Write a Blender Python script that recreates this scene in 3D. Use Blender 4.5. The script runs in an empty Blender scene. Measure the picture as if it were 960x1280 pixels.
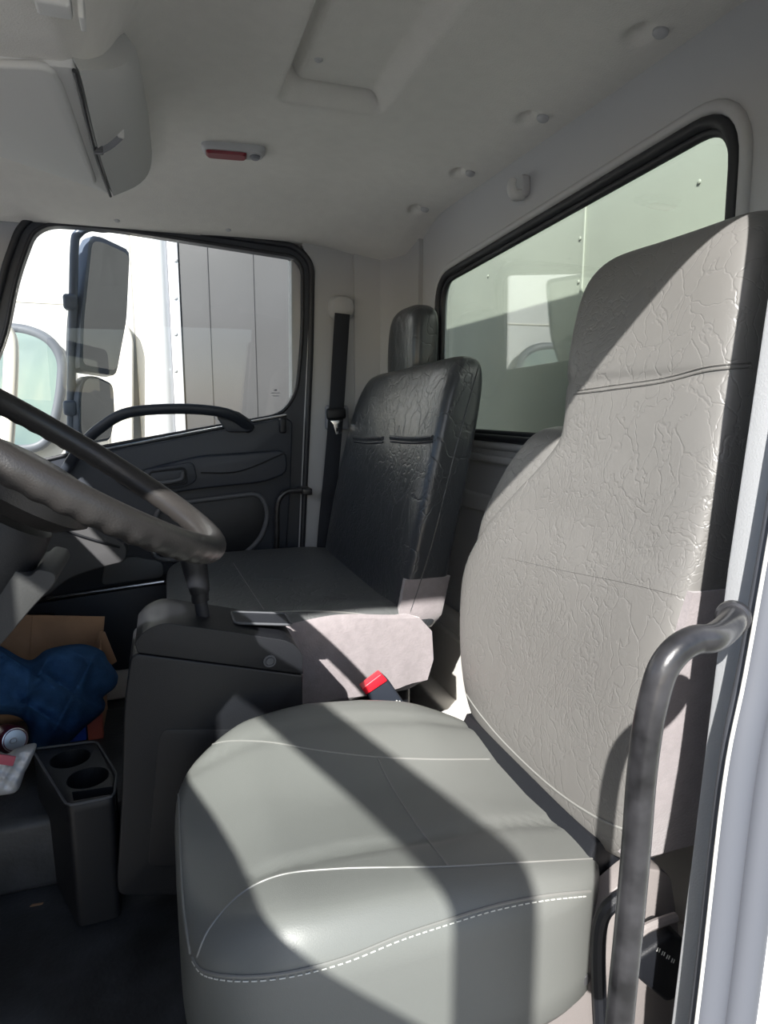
import bpy, bmesh, math, random
from mathutils import Vector, Matrix
from mathutils.bvhtree import BVHTree
random.seed(7)
S = bpy.context.scene
COL = S.collection
# ------------------------------------------------------------------ camera
EYE = Vector((0, 0, 1.10)); FPX = 820.0; PSI = math.radians(18.6); PIT = math.radians(9.0)
cd = bpy.data.cameras.new('camera'); cam = bpy.data.objects.new('camera', cd); COL.objects.link(cam)
cam.location = EYE; cam.rotation_euler = (math.radians(90) - PIT, 0, -PSI)
cd.sensor_fit = 'VERTICAL'; cd.sensor_height = 36; cd.lens = FPX / 1280 * 36; cd.clip_start = .01
S.camera = cam
# ------------------------------------------------------------------ world, sun, exposure
S.view_settings.view_transform = 'Standard'; S.view_settings.look = 'None'
S.view_settings.exposure = 0.12; S.view_settings.gamma = 1.0; S.view_settings.use_curve_mapping = False
SUN_DIR = Vector((.70, 1.0, -.90)).normalized()
w = bpy.data.worlds.new('sky'); S.world = w; w.use_nodes = True
nt = w.node_tree; sk = nt.nodes.new('ShaderNodeTexSky'); sk.sky_type = 'NISHITA'; sk.sun_disc = False
sk.sun_elevation = math.asin(-SUN_DIR.z); sk.sun_rotation = math.atan2(-SUN_DIR.x, -SUN_DIR.y)
sk.air_density = 1.0; sk.dust_density = 1.0
nt.links.new(sk.outputs[0], nt.nodes['Background'].inputs[0]); nt.nodes['Background'].inputs[1].default_value = .22
sl = bpy.data.lights.new('sun', 'SUN'); sl.energy = 11.0; sl.angle = math.radians(.6); sl.color = (1, .97, .92)
so = bpy.data.objects.new('sun', sl); COL.objects.link(so); so.location = (-3, -4, 5)
so.rotation_euler = SUN_DIR.to_track_quat('-Z', 'Y').to_euler()

# ------------------------------------------------------------------ helpers
_fw = Vector((math.sin(PSI) * math.cos(PIT), math.cos(PSI) * math.cos(PIT), -math.sin(PIT)))
_rt = Vector((math.cos(PSI), -math.sin(PSI), 0)); _up = _rt.cross(_fw)
def at(px, py, X=None, Y=None, Z=None):
    """where the line of sight through a measured point meets a real plane of the cab"""
    d = _fw + _rt * ((px - 480) / FPX) + _up * ((640 - py) / FPX)
    t = (X - EYE.x) / d.x if X is not None else (Y - EYE.y) / d.y if Y is not None else (Z - EYE.z) / d.z
    return EYE + d * t
def sight(px, py): return (_fw + _rt * ((px - 480) / FPX) + _up * ((640 - py) / FPX)).normalized()

def mat(name, col, rough=.6, metal=0, bump=None, bs=200, bd=.3, spec=.5, var=0, vs=6, sheen=0, coat=0, emit=None, col2=None):
    m = bpy.data.materials.new(name); m.use_nodes = True; t = m.node_tree; N = t.nodes; L = t.links
    b = N['Principled BSDF']; b.inputs['Base Color'].default_value = (*col, 1); b.inputs['Roughness'].default_value = rough
    b.inputs['Metallic'].default_value = metal; b.inputs['Specular IOR Level'].default_value = spec
    b.inputs['Sheen Weight'].default_value = sheen; b.inputs['Coat Weight'].default_value = coat
    tc = N.new('ShaderNodeTexCoord')
    if var or col2:
        n = N.new('ShaderNodeTexNoise'); n.inputs['Scale'].default_value = vs; n.inputs['Detail'].default_value = 6
        L.new(tc.outputs['Object'], n.inputs['Vector']); r = N.new('ShaderNodeValToRGB')
        c2 = col2 if col2 else tuple(min(1, c * (1 + var)) for c in col)
        c1 = col if col2 else tuple(c * (1 - var) for c in col)
        r.color_ramp.elements[0].color = (*c1, 1); r.color_ramp.elements[1].color = (*c2, 1)
        r.color_ramp.elements[0].position = .35; r.color_ramp.elements[1].position = .65
        L.new(n.outputs['Fac'], r.inputs['Fac']); L.new(r.outputs['Color'], b.inputs['Base Color'])
    if bump:
        bn = N.new('ShaderNodeBump'); bn.inputs['Strength'].default_value = bd; bn.inputs['Distance'].default_value = .002
        if bump == 'noise':
            n = N.new('ShaderNodeTexNoise'); n.inputs['Scale'].default_value = bs; n.inputs['Detail'].default_value = 4
            L.new(tc.outputs['Object'], n.inputs['Vector']); L.new(n.outputs['Fac'], bn.inputs['Height'])
        if bump == 'vinyl':   # creased vinyl: warped cracks of two sizes over a fine grain
            wn = N.new('ShaderNodeTexNoise'); wn.inputs['Scale'].default_value = 7; wn.inputs['Detail'].default_value = 5
            L.new(tc.outputs['Object'], wn.inputs['Vector'])
            ma = N.new('ShaderNodeMix'); ma.data_type = 'VECTOR'; ma.factor_mode = 'UNIFORM'; ma.inputs['Factor'].default_value = .16
            L.new(tc.outputs['Object'], ma.inputs[4]); L.new(wn.outputs['Color'], ma.inputs[5])
            hs = []
            for sc, lo, hi in ((bs, .0, .05), (bs * 2.6, .0, .09)):
                mp = N.new('ShaderNodeMapping'); mp.inputs['Scale'].default_value = (1.5, 1, .55)
                L.new(ma.outputs[1], mp.inputs['Vector'])
                v = N.new('ShaderNodeTexVoronoi'); v.feature = 'DISTANCE_TO_EDGE'; v.inputs['Scale'].default_value = sc
                L.new(mp.outputs[0], v.inputs['Vector'])
                r = N.new('ShaderNodeMapRange'); r.inputs['From Min'].default_value = lo; r.inputs['From Max'].default_value = hi
                L.new(v.outputs['Distance'], r.inputs['Value']); hs.append(r)
            pn = N.new('ShaderNodeTexNoise'); pn.inputs['Scale'].default_value = 4; L.new(tc.outputs['Object'], pn.inputs['Vector'])
            pr = N.new('ShaderNodeMapRange'); pr.inputs['From Min'].default_value = .45; pr.inputs['From Max'].default_value = .62
            L.new(pn.outputs['Fac'], pr.inputs['Value'])
            a = N.new('ShaderNodeMath'); a.operation = 'MULTIPLY'; L.new(hs[1].outputs[0], a.inputs[0]); L.new(pr.outputs[0], a.inputs[1])
            s_ = N.new('ShaderNodeMath'); s_.operation = 'ADD'; L.new(hs[0].outputs[0], s_.inputs[0]); L.new(a.outputs[0], s_.inputs[1])
            fn = N.new('ShaderNodeTexNoise'); fn.inputs['Scale'].default_value = 26; fn.inputs['Detail'].default_value = 5
            L.new(tc.outputs['Object'], fn.inputs['Vector'])
            f2 = N.new('ShaderNodeMath'); f2.operation = 'MULTIPLY_ADD'; f2.inputs[1].default_value = 1.6
            L.new(fn.outputs['Fac'], f2.inputs[0]); L.new(s_.outputs[0], f2.inputs[2]); L.new(f2.outputs[0], bn.inputs['Height'])
        L.new(bn.outputs[0], b.inputs['Normal'])
    if emit: b.inputs['Emission Color'].default_value = (*emit[:3], 1); b.inputs['Emission Strength'].default_value = emit[3]
    return m
def glass_mat(name, tint, ior, rough=.0):
    m = bpy.data.materials.new(name); m.use_nodes = True; t = m.node_tree; N = t.nodes; L = t.links
    for n in list(N):
        if n.type == 'BSDF_PRINCIPLED': N.remove(n)
    o = N['Material Output']; tr = N.new('ShaderNodeBsdfTransparent'); tr.inputs[0].default_value = (*tint, 1)
    g = N.new('ShaderNodeBsdfGlossy'); g.inputs['Roughness'].default_value = rough
    lw = N.new('ShaderNodeLayerWeight'); lw.inputs[0].default_value = .5
    pw = N.new('ShaderNodeMath'); pw.operation = 'POWER'; pw.inputs[1].default_value = 4.0; L.new(lw.outputs['Facing'], pw.inputs[0])
    f = N.new('ShaderNodeMath'); f.operation = 'MULTIPLY_ADD'; f.inputs[1].default_value = 1 - ior; f.inputs[2].default_value = ior; L.new(pw.outputs[0], f.inputs[0])
    mx = N.new('ShaderNodeMixShader'); L.new(f.outputs[0], mx.inputs[0]); L.new(tr.outputs[0], mx.inputs[1]); L.new(g.outputs[0], mx.inputs[2])
    L.new(mx.outputs[0], o.inputs['Surface']); return m

def put(name, bm, m, parent=None, smooth=True, sharp=35):
    """links the bmesh (world coordinates) as one object; its origin is its own base, or its thing's"""
    root = parent
    while root is not None and root.parent is not None: root = root.parent
    bmesh.ops.recalc_face_normals(bm, faces=bm.faces)
    if parent is None:
        xs = [v.co for v in bm.verts]
        org = Vector((sum(v.x for v in xs) / len(xs), sum(v.y for v in xs) / len(xs), min(v.z for v in xs)))
    else: org = root.location.copy()
    bmesh.ops.translate(bm, verts=bm.verts, vec=-org)
    me = bpy.data.meshes.new(name); bm.to_mesh(me); bm.free()
    if smooth:
        for p in me.polygons: p.use_smooth = True
        if sharp:
            me.set_sharp_from_angle(angle=math.radians(sharp))
    me.materials.append(m); o = bpy.data.objects.new(name, me); COL.objects.link(o)
    if parent is None: o.location = org
    else: o.parent = parent
    return o
def thing(name, loc, label, cat, group=None):
    o = bpy.data.objects.new(name, None); COL.objects.link(o); o.location = loc; o.empty_display_size = .05
    return tag(o, label, cat, group)
def tag(o, label=None, cat=None, group=None, kind=None):
    for k, v in (('label', label), ('category', cat), ('group', group), ('kind', kind)):
        if v: o[k] = v
    return o
def structure(o): o['kind'] = 'structure'; return o
def sroot(name, loc):
    o = bpy.data.objects.new(name, None); COL.objects.link(o); o.location = loc; o['kind'] = 'structure'; return o
def B(): return bmesh.new()
def rbox(bm, c, s, bev=.004, rot=None, seg=3):
    M = Matrix.Translation(Vector(c)) @ (rot.to_4x4() if rot else Matrix.Identity(4)) @ Matrix.Diagonal((*s, 1))
    t = bmesh.new(); bmesh.ops.create_cube(t, size=1, matrix=M)
    if bev: bmesh.ops.bevel(t, geom=t.edges[:] + t.verts[:], offset=bev, segments=seg, profile=.5, affect='EDGES', clamp_overlap=True)
    merge(bm, t); return bm
def merge(bm, t):
    me = bpy.data.meshes.new('tmp'); t.to_mesh(me); t.free(); bm.from_mesh(me); bpy.data.meshes.remove(me)
def R(ax, deg): return Matrix.Rotation(math.radians(deg), 3, ax)
def smooth_path(pts, n=8, closed=False):
    pts = [Vector(p) for p in pts]; out = []; k = len(pts)
    rng = range(k) if closed else range(k - 1)
    for i in rng:
        p0 = pts[(i - 1) % k] if closed or i > 0 else pts[0]; p1 = pts[i]; p2 = pts[(i + 1) % k]
        p3 = pts[(i + 2) % k] if closed or i + 2 < k else pts[-1]
        for j in range(n):
            t = j / n
            out.append(.5 * ((2 * p1) + (p2 - p0) * t + (2 * p0 - 5 * p1 + 4 * p2 - p3) * t * t + (3 * p1 - p0 - 3 * p2 + p3) * t ** 3))
    if not closed: out.append(pts[-1])
    return out
def tube(bm, pts, r, n=12, closed=False, flat=None, upv=None):
    """sweep a circle (or an ellipse, flat=(a, b)) along a path; r may be a function of 0..1"""
    pts = [Vector(p) for p in pts]; k = len(pts); rings = []; nrm = None
    for i, p in enumerate(pts):
        a = pts[(i - 1) % k] if closed or i > 0 else pts[0]; b = pts[(i + 1) % k] if closed or i < k - 1 else pts[-1]
        t = (b - a).normalized()
        if upv is not None: nrm = (Vector(upv) - t * Vector(upv).dot(t)).normalized()
        elif nrm is None:
            nrm = t.orthogonal().normalized()
        else: nrm = (nrm - t * nrm.dot(t)).normalized()
        bi = t.cross(nrm); rr = r(i / max(1, k - 1)) if callable(r) else r
        fa, fb = flat if flat else (1, 1)
        rings.append([bm.verts.new(p + nrm * math.cos(q) * rr * fa + bi * math.sin(q) * rr * fb) for q in [2 * math.pi * j / n for j in range(n)]])
    m = k if closed else k - 1
    for i in range(m):
        A, C = rings[i], rings[(i + 1) % k]
        for j in range(n): bm.faces.new((A[j], A[(j + 1) % n], C[(j + 1) % n], C[j]))
    if not closed: bm.faces.new(rings[0]); bm.faces.new(rings[-1])
    return bm
def loft(bm, rings, cap=True):
    rv = [[bm.verts.new(p) for p in r] for r in rings]; n = len(rv[0])
    for A, C in zip(rv, rv[1:]):
        for j in range(n): bm.faces.new((A[j], A[(j + 1) % n], C[(j + 1) % n], C[j]))
    if cap:
        for r in (rv[0], rv[-1]):
            c = bm.verts.new(sum((v.co for v in r), Vector()) / n)
            for j in range(n): bm.faces.new((r[j], r[(j + 1) % n], c))
    return bm
def sell(c, ax, ay, e, n=48, u=Vector((1, 0, 0)), v=Vector((0, 1, 0))):
    out = []
    for i in range(n):
        t = 2 * math.pi * (i + .5) / n; ct, st = math.cos(t), math.sin(t)
        out.append(Vector(c) + u * (ax * math.copysign(abs(ct) ** (2 / e), ct)) + v * (ay * math.copysign(abs(st) ** (2 / e), st)))
    return out
def lathe(bm, c, axis, prof, n=28):
    axis = Vector(axis).normalized(); u = axis.orthogonal().normalized(); v = axis.cross(u)
    loft(bm, [[Vector(c) + axis * h + (u * math.cos(2 * math.pi * i / n) + v * math.sin(2 * math.pi * i / n)) * max(r, 1e-5) for i in range(n)] for r, h in prof]); return bm
def prism(bm, pts, vec, bev=.003, seg=2):
    """a flat outline pushed along vec, edges rounded"""
    t = bmesh.new(); a = [t.verts.new(p) for p in pts]; b = [t.verts.new(Vector(p) + Vector(vec)) for p in pts]
    t.faces.new(a); t.faces.new(b[::-1]); n = len(a)
    for i in range(n): t.faces.new((a[i], a[(i + 1) % n], b[(i + 1) % n], b[i]))
    bmesh.ops.recalc_face_normals(t, faces=t.faces)
    if bev:
        es = [e for e in t.edges if (e.verts[0] in a) == (e.verts[1] in a)]
        bmesh.ops.bevel(t, geom=es, offset=bev, segments=seg, profile=.5, affect='EDGES', clamp_overlap=True)
    merge(bm, t); return bm
def roundpoly(pts, r, n=6):
    """rounds the corners of a 3D polygon"""
    out = []; k = len(pts); pts = [Vector(p) for p in pts]
    rs = r if isinstance(r, (list, tuple)) else [r] * k
    for i in range(k):
        p = pts[i]; a = (pts[i - 1] - p); b = (pts[(i + 1) % k] - p)
        ra = min(rs[i], a.length * .49, b.length * .49); A = p + a.normalized() * ra; C = p + b.normalized() * ra
        for j in range(n + 1):
            t = j / n; out.append(A * (1 - t) ** 2 + p * 2 * t * (1 - t) + C * t * t)
    return out
def resample(pts, n):
    k = len(pts); L = [0]
    for i in range(k): L.append(L[-1] + (pts[(i + 1) % k] - pts[i]).length)
    out = []; j = 0
    for i in range(n):
        s = L[-1] * i / n
        while L[j + 1] < s: j += 1
        out.append(pts[j].lerp(pts[(j + 1) % k], (s - L[j]) / max(1e-9, L[j + 1] - L[j])))
    return out
def by_angle(pts, c, u, v, n=160):
    """where n rays from c in plane (u, v) leave the closed outline"""
    P = [((p - c).dot(u), (p - c).dot(v)) for p in pts]; out = []; k = len(P)
    for i in range(n):
        a = 2 * math.pi * i / n; dx, dy = math.cos(a), math.sin(a); best = None
        for j in range(k):
            x1, y1 = P[j]; x2, y2 = P[(j + 1) % k]; ex, ey = x2 - x1, y2 - y1; D = dx * ey - dy * ex
            if abs(D) < 1e-12: continue
            t = (x1 * ey - y1 * ex) / D; s = (x1 * dy - y1 * dx) / D
            if t > 0 and -1e-6 <= s <= 1 + 1e-6 and (best is None or t > best): best = t
        out.append(c + u * dx * best + v * dy * best)
    return out
def ringplate(bm, outer, inner, c, u, v, vec, n=200):
    """a plate with a hole: outer and inner outlines in plane (u, v) about c, thickness vec"""
    O = by_angle(outer, c, u, v, n); I = by_angle(inner, c, u, v, n); vec = Vector(vec)
    loops = [[bm.verts.new(p) for p in q] for q in (O, I, [p + vec for p in I], [p + vec for p in O])]
    for a in range(4):
        A, C = loops[a], loops[(a + 1) % 4]
        for j in range(n): bm.faces.new((A[j], A[(j + 1) % n], C[(j + 1) % n], C[j]))
    return bm
def bvh(bm): return BVHTree.FromBMesh(bm)
def on(tree, px, py, off=.001):
    d = sight(px, py); h = tree.ray_cast(EYE, d)
    return (h[0] - d * off) if h[0] is not None else None
def traced(tree, pxs, n=10, off=.001):
    path = smooth_path([Vector((x, y, 0)) for x, y in pxs], n)
    return [p for p in (on(tree, q.x, q.y, off) for q in path) if p is not None]
def stitches(bm, path, step=.008, r=.0008):
    L = 0; last = path[0]; i = 0; acc = []
    for a, b in zip(path, path[1:]):
        seg = (b - a).length; k = max(1, int(seg / .001))
        for j in range(k): acc.append(a.lerp(b, j / k))
    s = int(step / .001)
    for q in range(0, len(acc) - s, s):
        tube(bm, [acc[q], acc[q + int(s * .33)], acc[q + int(s * .66)]], r, 5)
    return bm
def puffy(bm, outl, Y, depth, fn=None, back=.02, rings=14):
    """a soft lump: measured outline standing at depth Y, swelling toward the driver's side"""
    O = smooth_path([Vector((x, y, 0)) for x, y in outl], 6, True); c = sum(O, Vector()) / len(O); L = []
    for k in range(rings + 1):
        s = 1 - k / rings; row = []
        for p in O:
            q = c.lerp(p, s); b = math.sqrt(max(0, 1 - s ** 3)) * depth + (fn(q.x, q.y) * (1 - s ** 4) if fn else 0)
            row.append(at(q.x, q.y, Y=Y - b))
        L.append(row)
    bk = [at(p.x, p.y, Y=Y) + Vector((0, back, 0)) for p in O]
    loft(bm, [bk] + L); return bm

# ------------------------------------------------------------------ materials
HEAD = mat('headliner_grey', (.70, .69, .66), .95, bump='noise', bs=380, bd=.5, sheen=.2, var=.02, vs=30)
TRIM = mat('light_grey_trim', (.40, .41, .425), .65, bump='noise', bs=500, bd=.15)
WALLM = mat('rear_panel_grey', (.47, .48, .50), .6, bump='noise', bs=420, bd=.18)
BINM = mat('bin_plastic', (.60, .61, .61), .6, bump='noise', bs=500, bd=.15)
METAL = mat('cream_painted_metal', (.72, .70, .66), .45)
BLACK = mat('black_plastic', (.007, .008, .011), .5, bump='noise', bs=600, bd=.2)
DOORM = mat('door_plastic_dark', (.022, .027, .038), .45, bump='noise', bs=600, bd=.2)
DOORG = mat('door_plastic_grey', (.085, .09, .10), .6, bump='noise', bs=300, bd=.25)
DASHM = mat('dash_plastic', (.05, .05, .053), .7, bump='noise', bs=500, bd=.2)
COLM = mat('column_plastic', (.038, .038, .038), .65, bump='noise', bs=500, bd=.2)
RUB = mat('black_rubber', (.018, .020, .026), .55)
SEAL = mat('grey_seal', (.20, .21, .24), .6)
VIN = mat('seat_vinyl_creased', (.150, .146, .140), .42, bump='vinyl', bs=34, bd=.26, spec=.5)
VIN2 = mat('cushion_vinyl', (.150, .155, .147), .40, bump='noise', bs=700, bd=.12, spec=.5)
VIN3 = mat('bench_vinyl_shaded', (.040, .043, .048), .30, bump='vinyl', bs=18, bd=.30, spec=.55)  # same vinyl as the driver's seat, darkened for the shade on it
CUSH = mat('bench_cushion_vinyl', (.09, .094, .095), .45, bump='vinyl', bs=12, bd=.25)
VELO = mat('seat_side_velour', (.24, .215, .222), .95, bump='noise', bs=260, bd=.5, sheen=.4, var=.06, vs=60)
THR = mat('pale_thread', (.62, .62, .58), .7)
WELT = mat('vinyl_welt', (.20, .20, .19), .45)
WHEEL = mat('wheel_vinyl', (.026, .024, .023), .36, bump='noise', bs=500, bd=.2)
BAR = mat('bar_black_paint', (.020, .020, .022), .28, bump='noise', bs=90, bd=.15, var=.6, vs=30)
WEB = mat('seat_belt_webbing', (.014, .017, .024), .8, bump='noise', bs=900, bd=.3)
CHR = mat('bright_steel', (.75, .75, .74), .25, 1)
RED = mat('red_plastic', (.75, .02, .035), .35, coat=.3)
REDL = mat('red_lens', (.20, .008, .02), .4)
CARD = mat('cardboard', (.34, .20, .12), .85, bump='noise', bs=60, bd=.15, var=.15, vs=10)
BLUE = mat('blue_cotton', (.028, .078, .185), .98, bump='noise', bs=260, bd=.8, var=.15, vs=30, spec=.1)
BAG = mat('white_bag_plastic', (.70, .71, .74), .4, bump='noise', bs=22, bd=.9)
MAT_ = mat('floor_rubber', (.030, .032, .036), .5, bump='noise', bs=120, bd=.5, var=.5, vs=9)
ALU = mat('can_aluminium', (.80, .80, .80), .3, 1)
CANR = mat('can_maroon', (.16, .015, .04), .35)
BLUEP = mat('blue_packet', (.01, .07, .45), .4)
REDP = mat('red_carton', (.42, .10, .07), .6)
PAPER = mat('paper', (.8, .8, .8), .8)
SEATP = mat('seat_base_plastic', (.22, .20, .195), .5, bump='noise', bs=400, bd=.2)
BODY = mat('white_body_paint', (.80, .82, .86), .35)
SEALB = mat('jamb_seal', (.085, .092, .11), .55)
NWHITE = mat('neighbour_white', (.62, .62, .60), .5)
NCREAM = mat('neighbour_cream', (.72, .68, .60), .5)
NGREY = mat('grey_box_panel', (.062, .062, .066), .45, var=.12, vs=1.6)
NALU = mat('bright_corner_post', (.62, .63, .66), .35, .3)
BOXF = mat('cargo_box_panel', (.33, .35, .30), .45, var=.07, vs=2.2)
GND = mat('asphalt', (.25, .245, .235), .95, var=.1, vs=.6)
PANE = glass_mat('side_glass', (.95, .965, .96), .022)
PANER = glass_mat('rear_glass', (.90, .94, .92), .08)
MIRR = mat('mirror_glass', (.62, .64, .62), .03, 1)
MIRH = mat('mirror_housing', (.09, .11, .15), .4)
NGLS = mat('neighbour_glass', (.12, .17, .20), .08, spec=.8, col2=(.20, .27, .25), vs=2)

# ================================================================== THE CAB SHELL
XW, YR, YL = .85, 2.30, .42        # rear wall, passenger side, driver side
FL = .12
bm = B(); rbox(bm, (.0, 1.37, FL - .03), (1.70, 2.05, .06), .01)
floor = structure(put('floor', bm, MAT_))
# headliner as one moulded sheet: pocket between two rails, rolled edges, dimples round the clips
def sm(a, b, x): t = max(0, min(1, (x - a) / (b - a))); return t * t * (3 - 2 * t)
CLIPS = [(.787, .971), (.781, 1.309), (.781, 1.652), (.784, 1.97)]
def ceil_z(x, y):
    z = 1.75 - .055 * sm(.45, .85, x) ** 1.3 - .10 * sm(1.9, 2.3, y) ** 1.5 - .075 * sm(.05, -.08, x) * sm(2.10, 1.75, y) - .138 * sm(.03, -.10, x) * sm(1.30, 1.07, y) * sm(.48, .66, y) - .06 * sm(.75, .40, y)
    # pocket
    l = .272; r = .50; f = 1.49
    ins = sm(l, l + .022, x) * sm(r + .0, r - .045, x) * sm(f, f - .025, y)
    z += .022 * ins + .045 * math.exp(-((x - l - .012) / .011) ** 2) * sm(f + .005, f - .01, y) + .040 * math.exp(-((y - f + .012) / .012) ** 2) * sm(l, l + .02, x) * sm(r - .01, r - .035, x)
    z -= .010 * sm(l - .14, l - .02, x) * sm(r + .16, r + .01, x) * sm(f + .16, f + .02, y) * (1 - ins)
    for cx, cy in CLIPS:
        d = math.hypot((x - cx + .016) / .8, (y - cy - .014) / 1.3); z += .022 * math.exp(-(d / .017) ** 2)
    return z
bm = B(); NX, NY = 300, 340; rows = []
for i in range(NX + 1):
    x = -.80 + 1.65 * i / NX; rows.append([bm.verts.new((x, .40 + 1.92 * j / NY, ceil_z(x, .40 + 1.92 * j / NY))) for j in range(NY + 1)])
for i in range(NX):
    for j in range(NY): bm.faces.new((rows[i][j], rows[i][j + 1], rows[i + 1][j + 1], rows[i + 1][j]))
ceiling = structure(put('ceiling', bm, HEAD, sharp=None))
bm = B(); rbox(bm, (.02, 1.36, 1.87), (1.80, 2.10, .03), .012)
structure(put('roof', bm, BODY))
# rear wall with the window opening
UY, UZ = Vector((0, 1, 0)), Vector((0, 0, 1)); UX = Vector((1, 0, 0))
wo = roundpoly([(XW, .835, 1.02), (XW, 1.995, 1.02), (XW, 1.985, 1.50), (XW, .845, 1.555)], .09, 8)
def grow(pts, c, d):
    out = []; n = len(pts)
    for i in range(n):
        t = (pts[(i + 1) % n] - pts[i - 1]).normalized(); nn = t.cross(Vector(c)); out.append(pts[i] + nn * d)
    return out
wc = Vector((XW, 1.41, 1.27))
def offs(pts, nrm, d):
    a = grow(pts, nrm, d); c = sum(pts, Vector()) / len(pts)
    if (a[0] - c).length < (pts[0] - c).length and d > 0 or (a[0] - c).length > (pts[0] - c).length and d < 0: a = grow(pts, nrm, -d)
    return a
bm = B(); ringplate(bm, [Vector(p) for p in ((XW, .36, FL), (XW, 2.36, FL), (XW, 2.36, 1.86), (XW, .36, 1.86))], offs(wo, (1, 0, 0), .012), wc, UY, UZ, (.035, 0, 0))
wall_rear = structure(put('wall_rear', bm, WALLM))
# raised soft lip round the window, rubber seal and glass
win = sroot('window_1', (XW, 1.41, 1.02))
bm = B(); tube(bm, offs(wo, (1, 0, 0), .020), .011, 10, True, upv=(1, 0, 0)); put('window_lip', bm, WALLM, win, sharp=None)
bm = B(); tube(bm, [p + Vector((-.002, 0, 0)) for p in wo], .010, 12, True, upv=(1, 0, 0)); tube(bm, [p + Vector((.010, 0, 0)) for p in offs(wo, (1, 0, 0), -.012)], .009, 12, True, upv=(1, 0, 0))
put('window_seal', bm, RUB, win, sharp=None)
bm = B(); prism(bm, [p + Vector((.014, 0, 0)) for p in wo], (.004, 0, 0), 0); put('window_pane', bm, PANER, win, False)
# lower rear panel: pressed ribs and a rail
bm = B()
rbox(bm, (XW - .010, 1.4, .965), (.02, 1.9, .02), .006); rbox(bm, (XW - .012, 1.4, .84), (.024, 1.9, .05), .01)
structure(put('trim_1', bm, WALLM))
bm = B(); rbox(bm, (XW - .03, 1.36, .30), (.06, 1.86, .36), .02); rbox(bm, (XW - .066, 1.36, .44), (.016, 1.86, .012), .004); rbox(bm, (XW - .09, 1.36, .20), (.07, 1.80, .09), .012)
structure(put('trim_2', bm, METAL))
# passenger side: pillar, header, sill, door
def Yp(pts, Y): return [at(x, y, Y=Y) for x, y in pts]
bm = B()
prism(bm, [Vector(p) for p in ((.45, YR + .02, 1.76), (XW + .02, YR + .02, 1.76), (XW + .02, YR + .02, FL), (.40, YR + .02, FL), (.43, YR + .02, .59))], (0, .06, 0), .006)
wall_right = structure(put('wall_right', bm, TRIM))
bm = B(); prism(bm, [Vector(p) for p in ((-.80, YR + .004, 1.72), (.56, YR + .004, 1.72), (.53, YR + .004, 1.655), (-.80, YR + .004, 1.675))], (0, .05, 0), .004)
structure(put('trim_3', bm, TRIM))
# moulded pillar cover with its rounded upper front corner and rear-corner cover
bm = B(); P = roundpoly(Yp([(376, 303), (398, 291), (470, 297), (500, 300), (496, 420), (478, 690), (372, 705), (380, 520), (389, 335)], YR - .004), [.02, .03, .01, .02, .1, .01, .01, .1, .05])
prism(bm, P, (0, .03, 0), .006, 3); structure(put('trim_4', bm, TRIM))
bm = B(); loft(bm, [[Vector((XW + .02, 2.12, z)), Vector((XW - .015, 2.12, z)), Vector((XW - .03, 2.20, z)), Vector((XW - .10, 2.27, z)), Vector((XW - .19, 2.285, z)), Vector((XW - .19, 2.32, z)), Vector((XW + .02, 2.32, z))] for z in (.56, 1.0, 1.4, 1.68)])
structure(put('trim_5', bm, TRIM))
bm = B(); rbox(bm, (0, YR + .03, .22), (1.5, .1, .20), .01); structure(put('trim_6', bm, METAL))
bm = B(); rbox(bm, (-.55, YR - .02, .30), (.40, .10, .3), .02); structure(put('trim_7', bm, BLACK))
bm = B(); prism(bm, [Vector((p.x, p.y, p.z)) for p in Yp([(-160, 120), (0, 180), (70, 215), (70, 264), (28, 284), (4, 340), (-12, 400), (-160, 430)], YR + .05)], (0, .03, 0), .004); structure(put('trim_17', bm, TRIM))
# door
gl = [(-12, 470), (8, 418), (22, 345), (42, 291), (62, 281), (130, 285), (367, 322), (377, 335), (377, 420), (370, 490), (352, 517), (120, 558), (-12, 590)]
door = sroot('door_1', at(200, 740, Y=YR))
gp = roundpoly(Yp(gl, YR), [.02, .05, .1, .07, .04, .1, .03, .03, .1, .05, .05, .1, .02])
gc = at(200, 420, Y=YR)
bm = B(); outer = roundpoly(Yp([(-30, 470), (-10, 400), (8, 330), (26, 280), (60, 262), (370, 308), (390, 330), (388, 440), (376, 720), (120, 740), (-30, 760)], YR), [.02, .02, .02, .06, .05, .05, .05, .02, .02, .02, .02])
ringplate(bm, outer, gp, gc, UX, UZ, (0, .045, 0)); put('door_frame', bm, DOORM, door)
bm = B(); tube(bm, [p - Vector((0, .004, 0)) for p in outer[:]], .010, 10, True, upv=(0, 1, 0)); put('door_seal', bm, RUB, door, sharp=None)
bm = B(); tube(bm, offs(gp, (0, 1, 0), .004), .006, 8, True, upv=(0, 1, 0)); put('glass_channel', bm, RUB, door, sharp=None)
bm = B(); prism(bm, [p + Vector((0, .02, 0)) for p in gp], (0, .004, 0), 0); pane = put('window_pane', bm, PANE, door, False)
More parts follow.
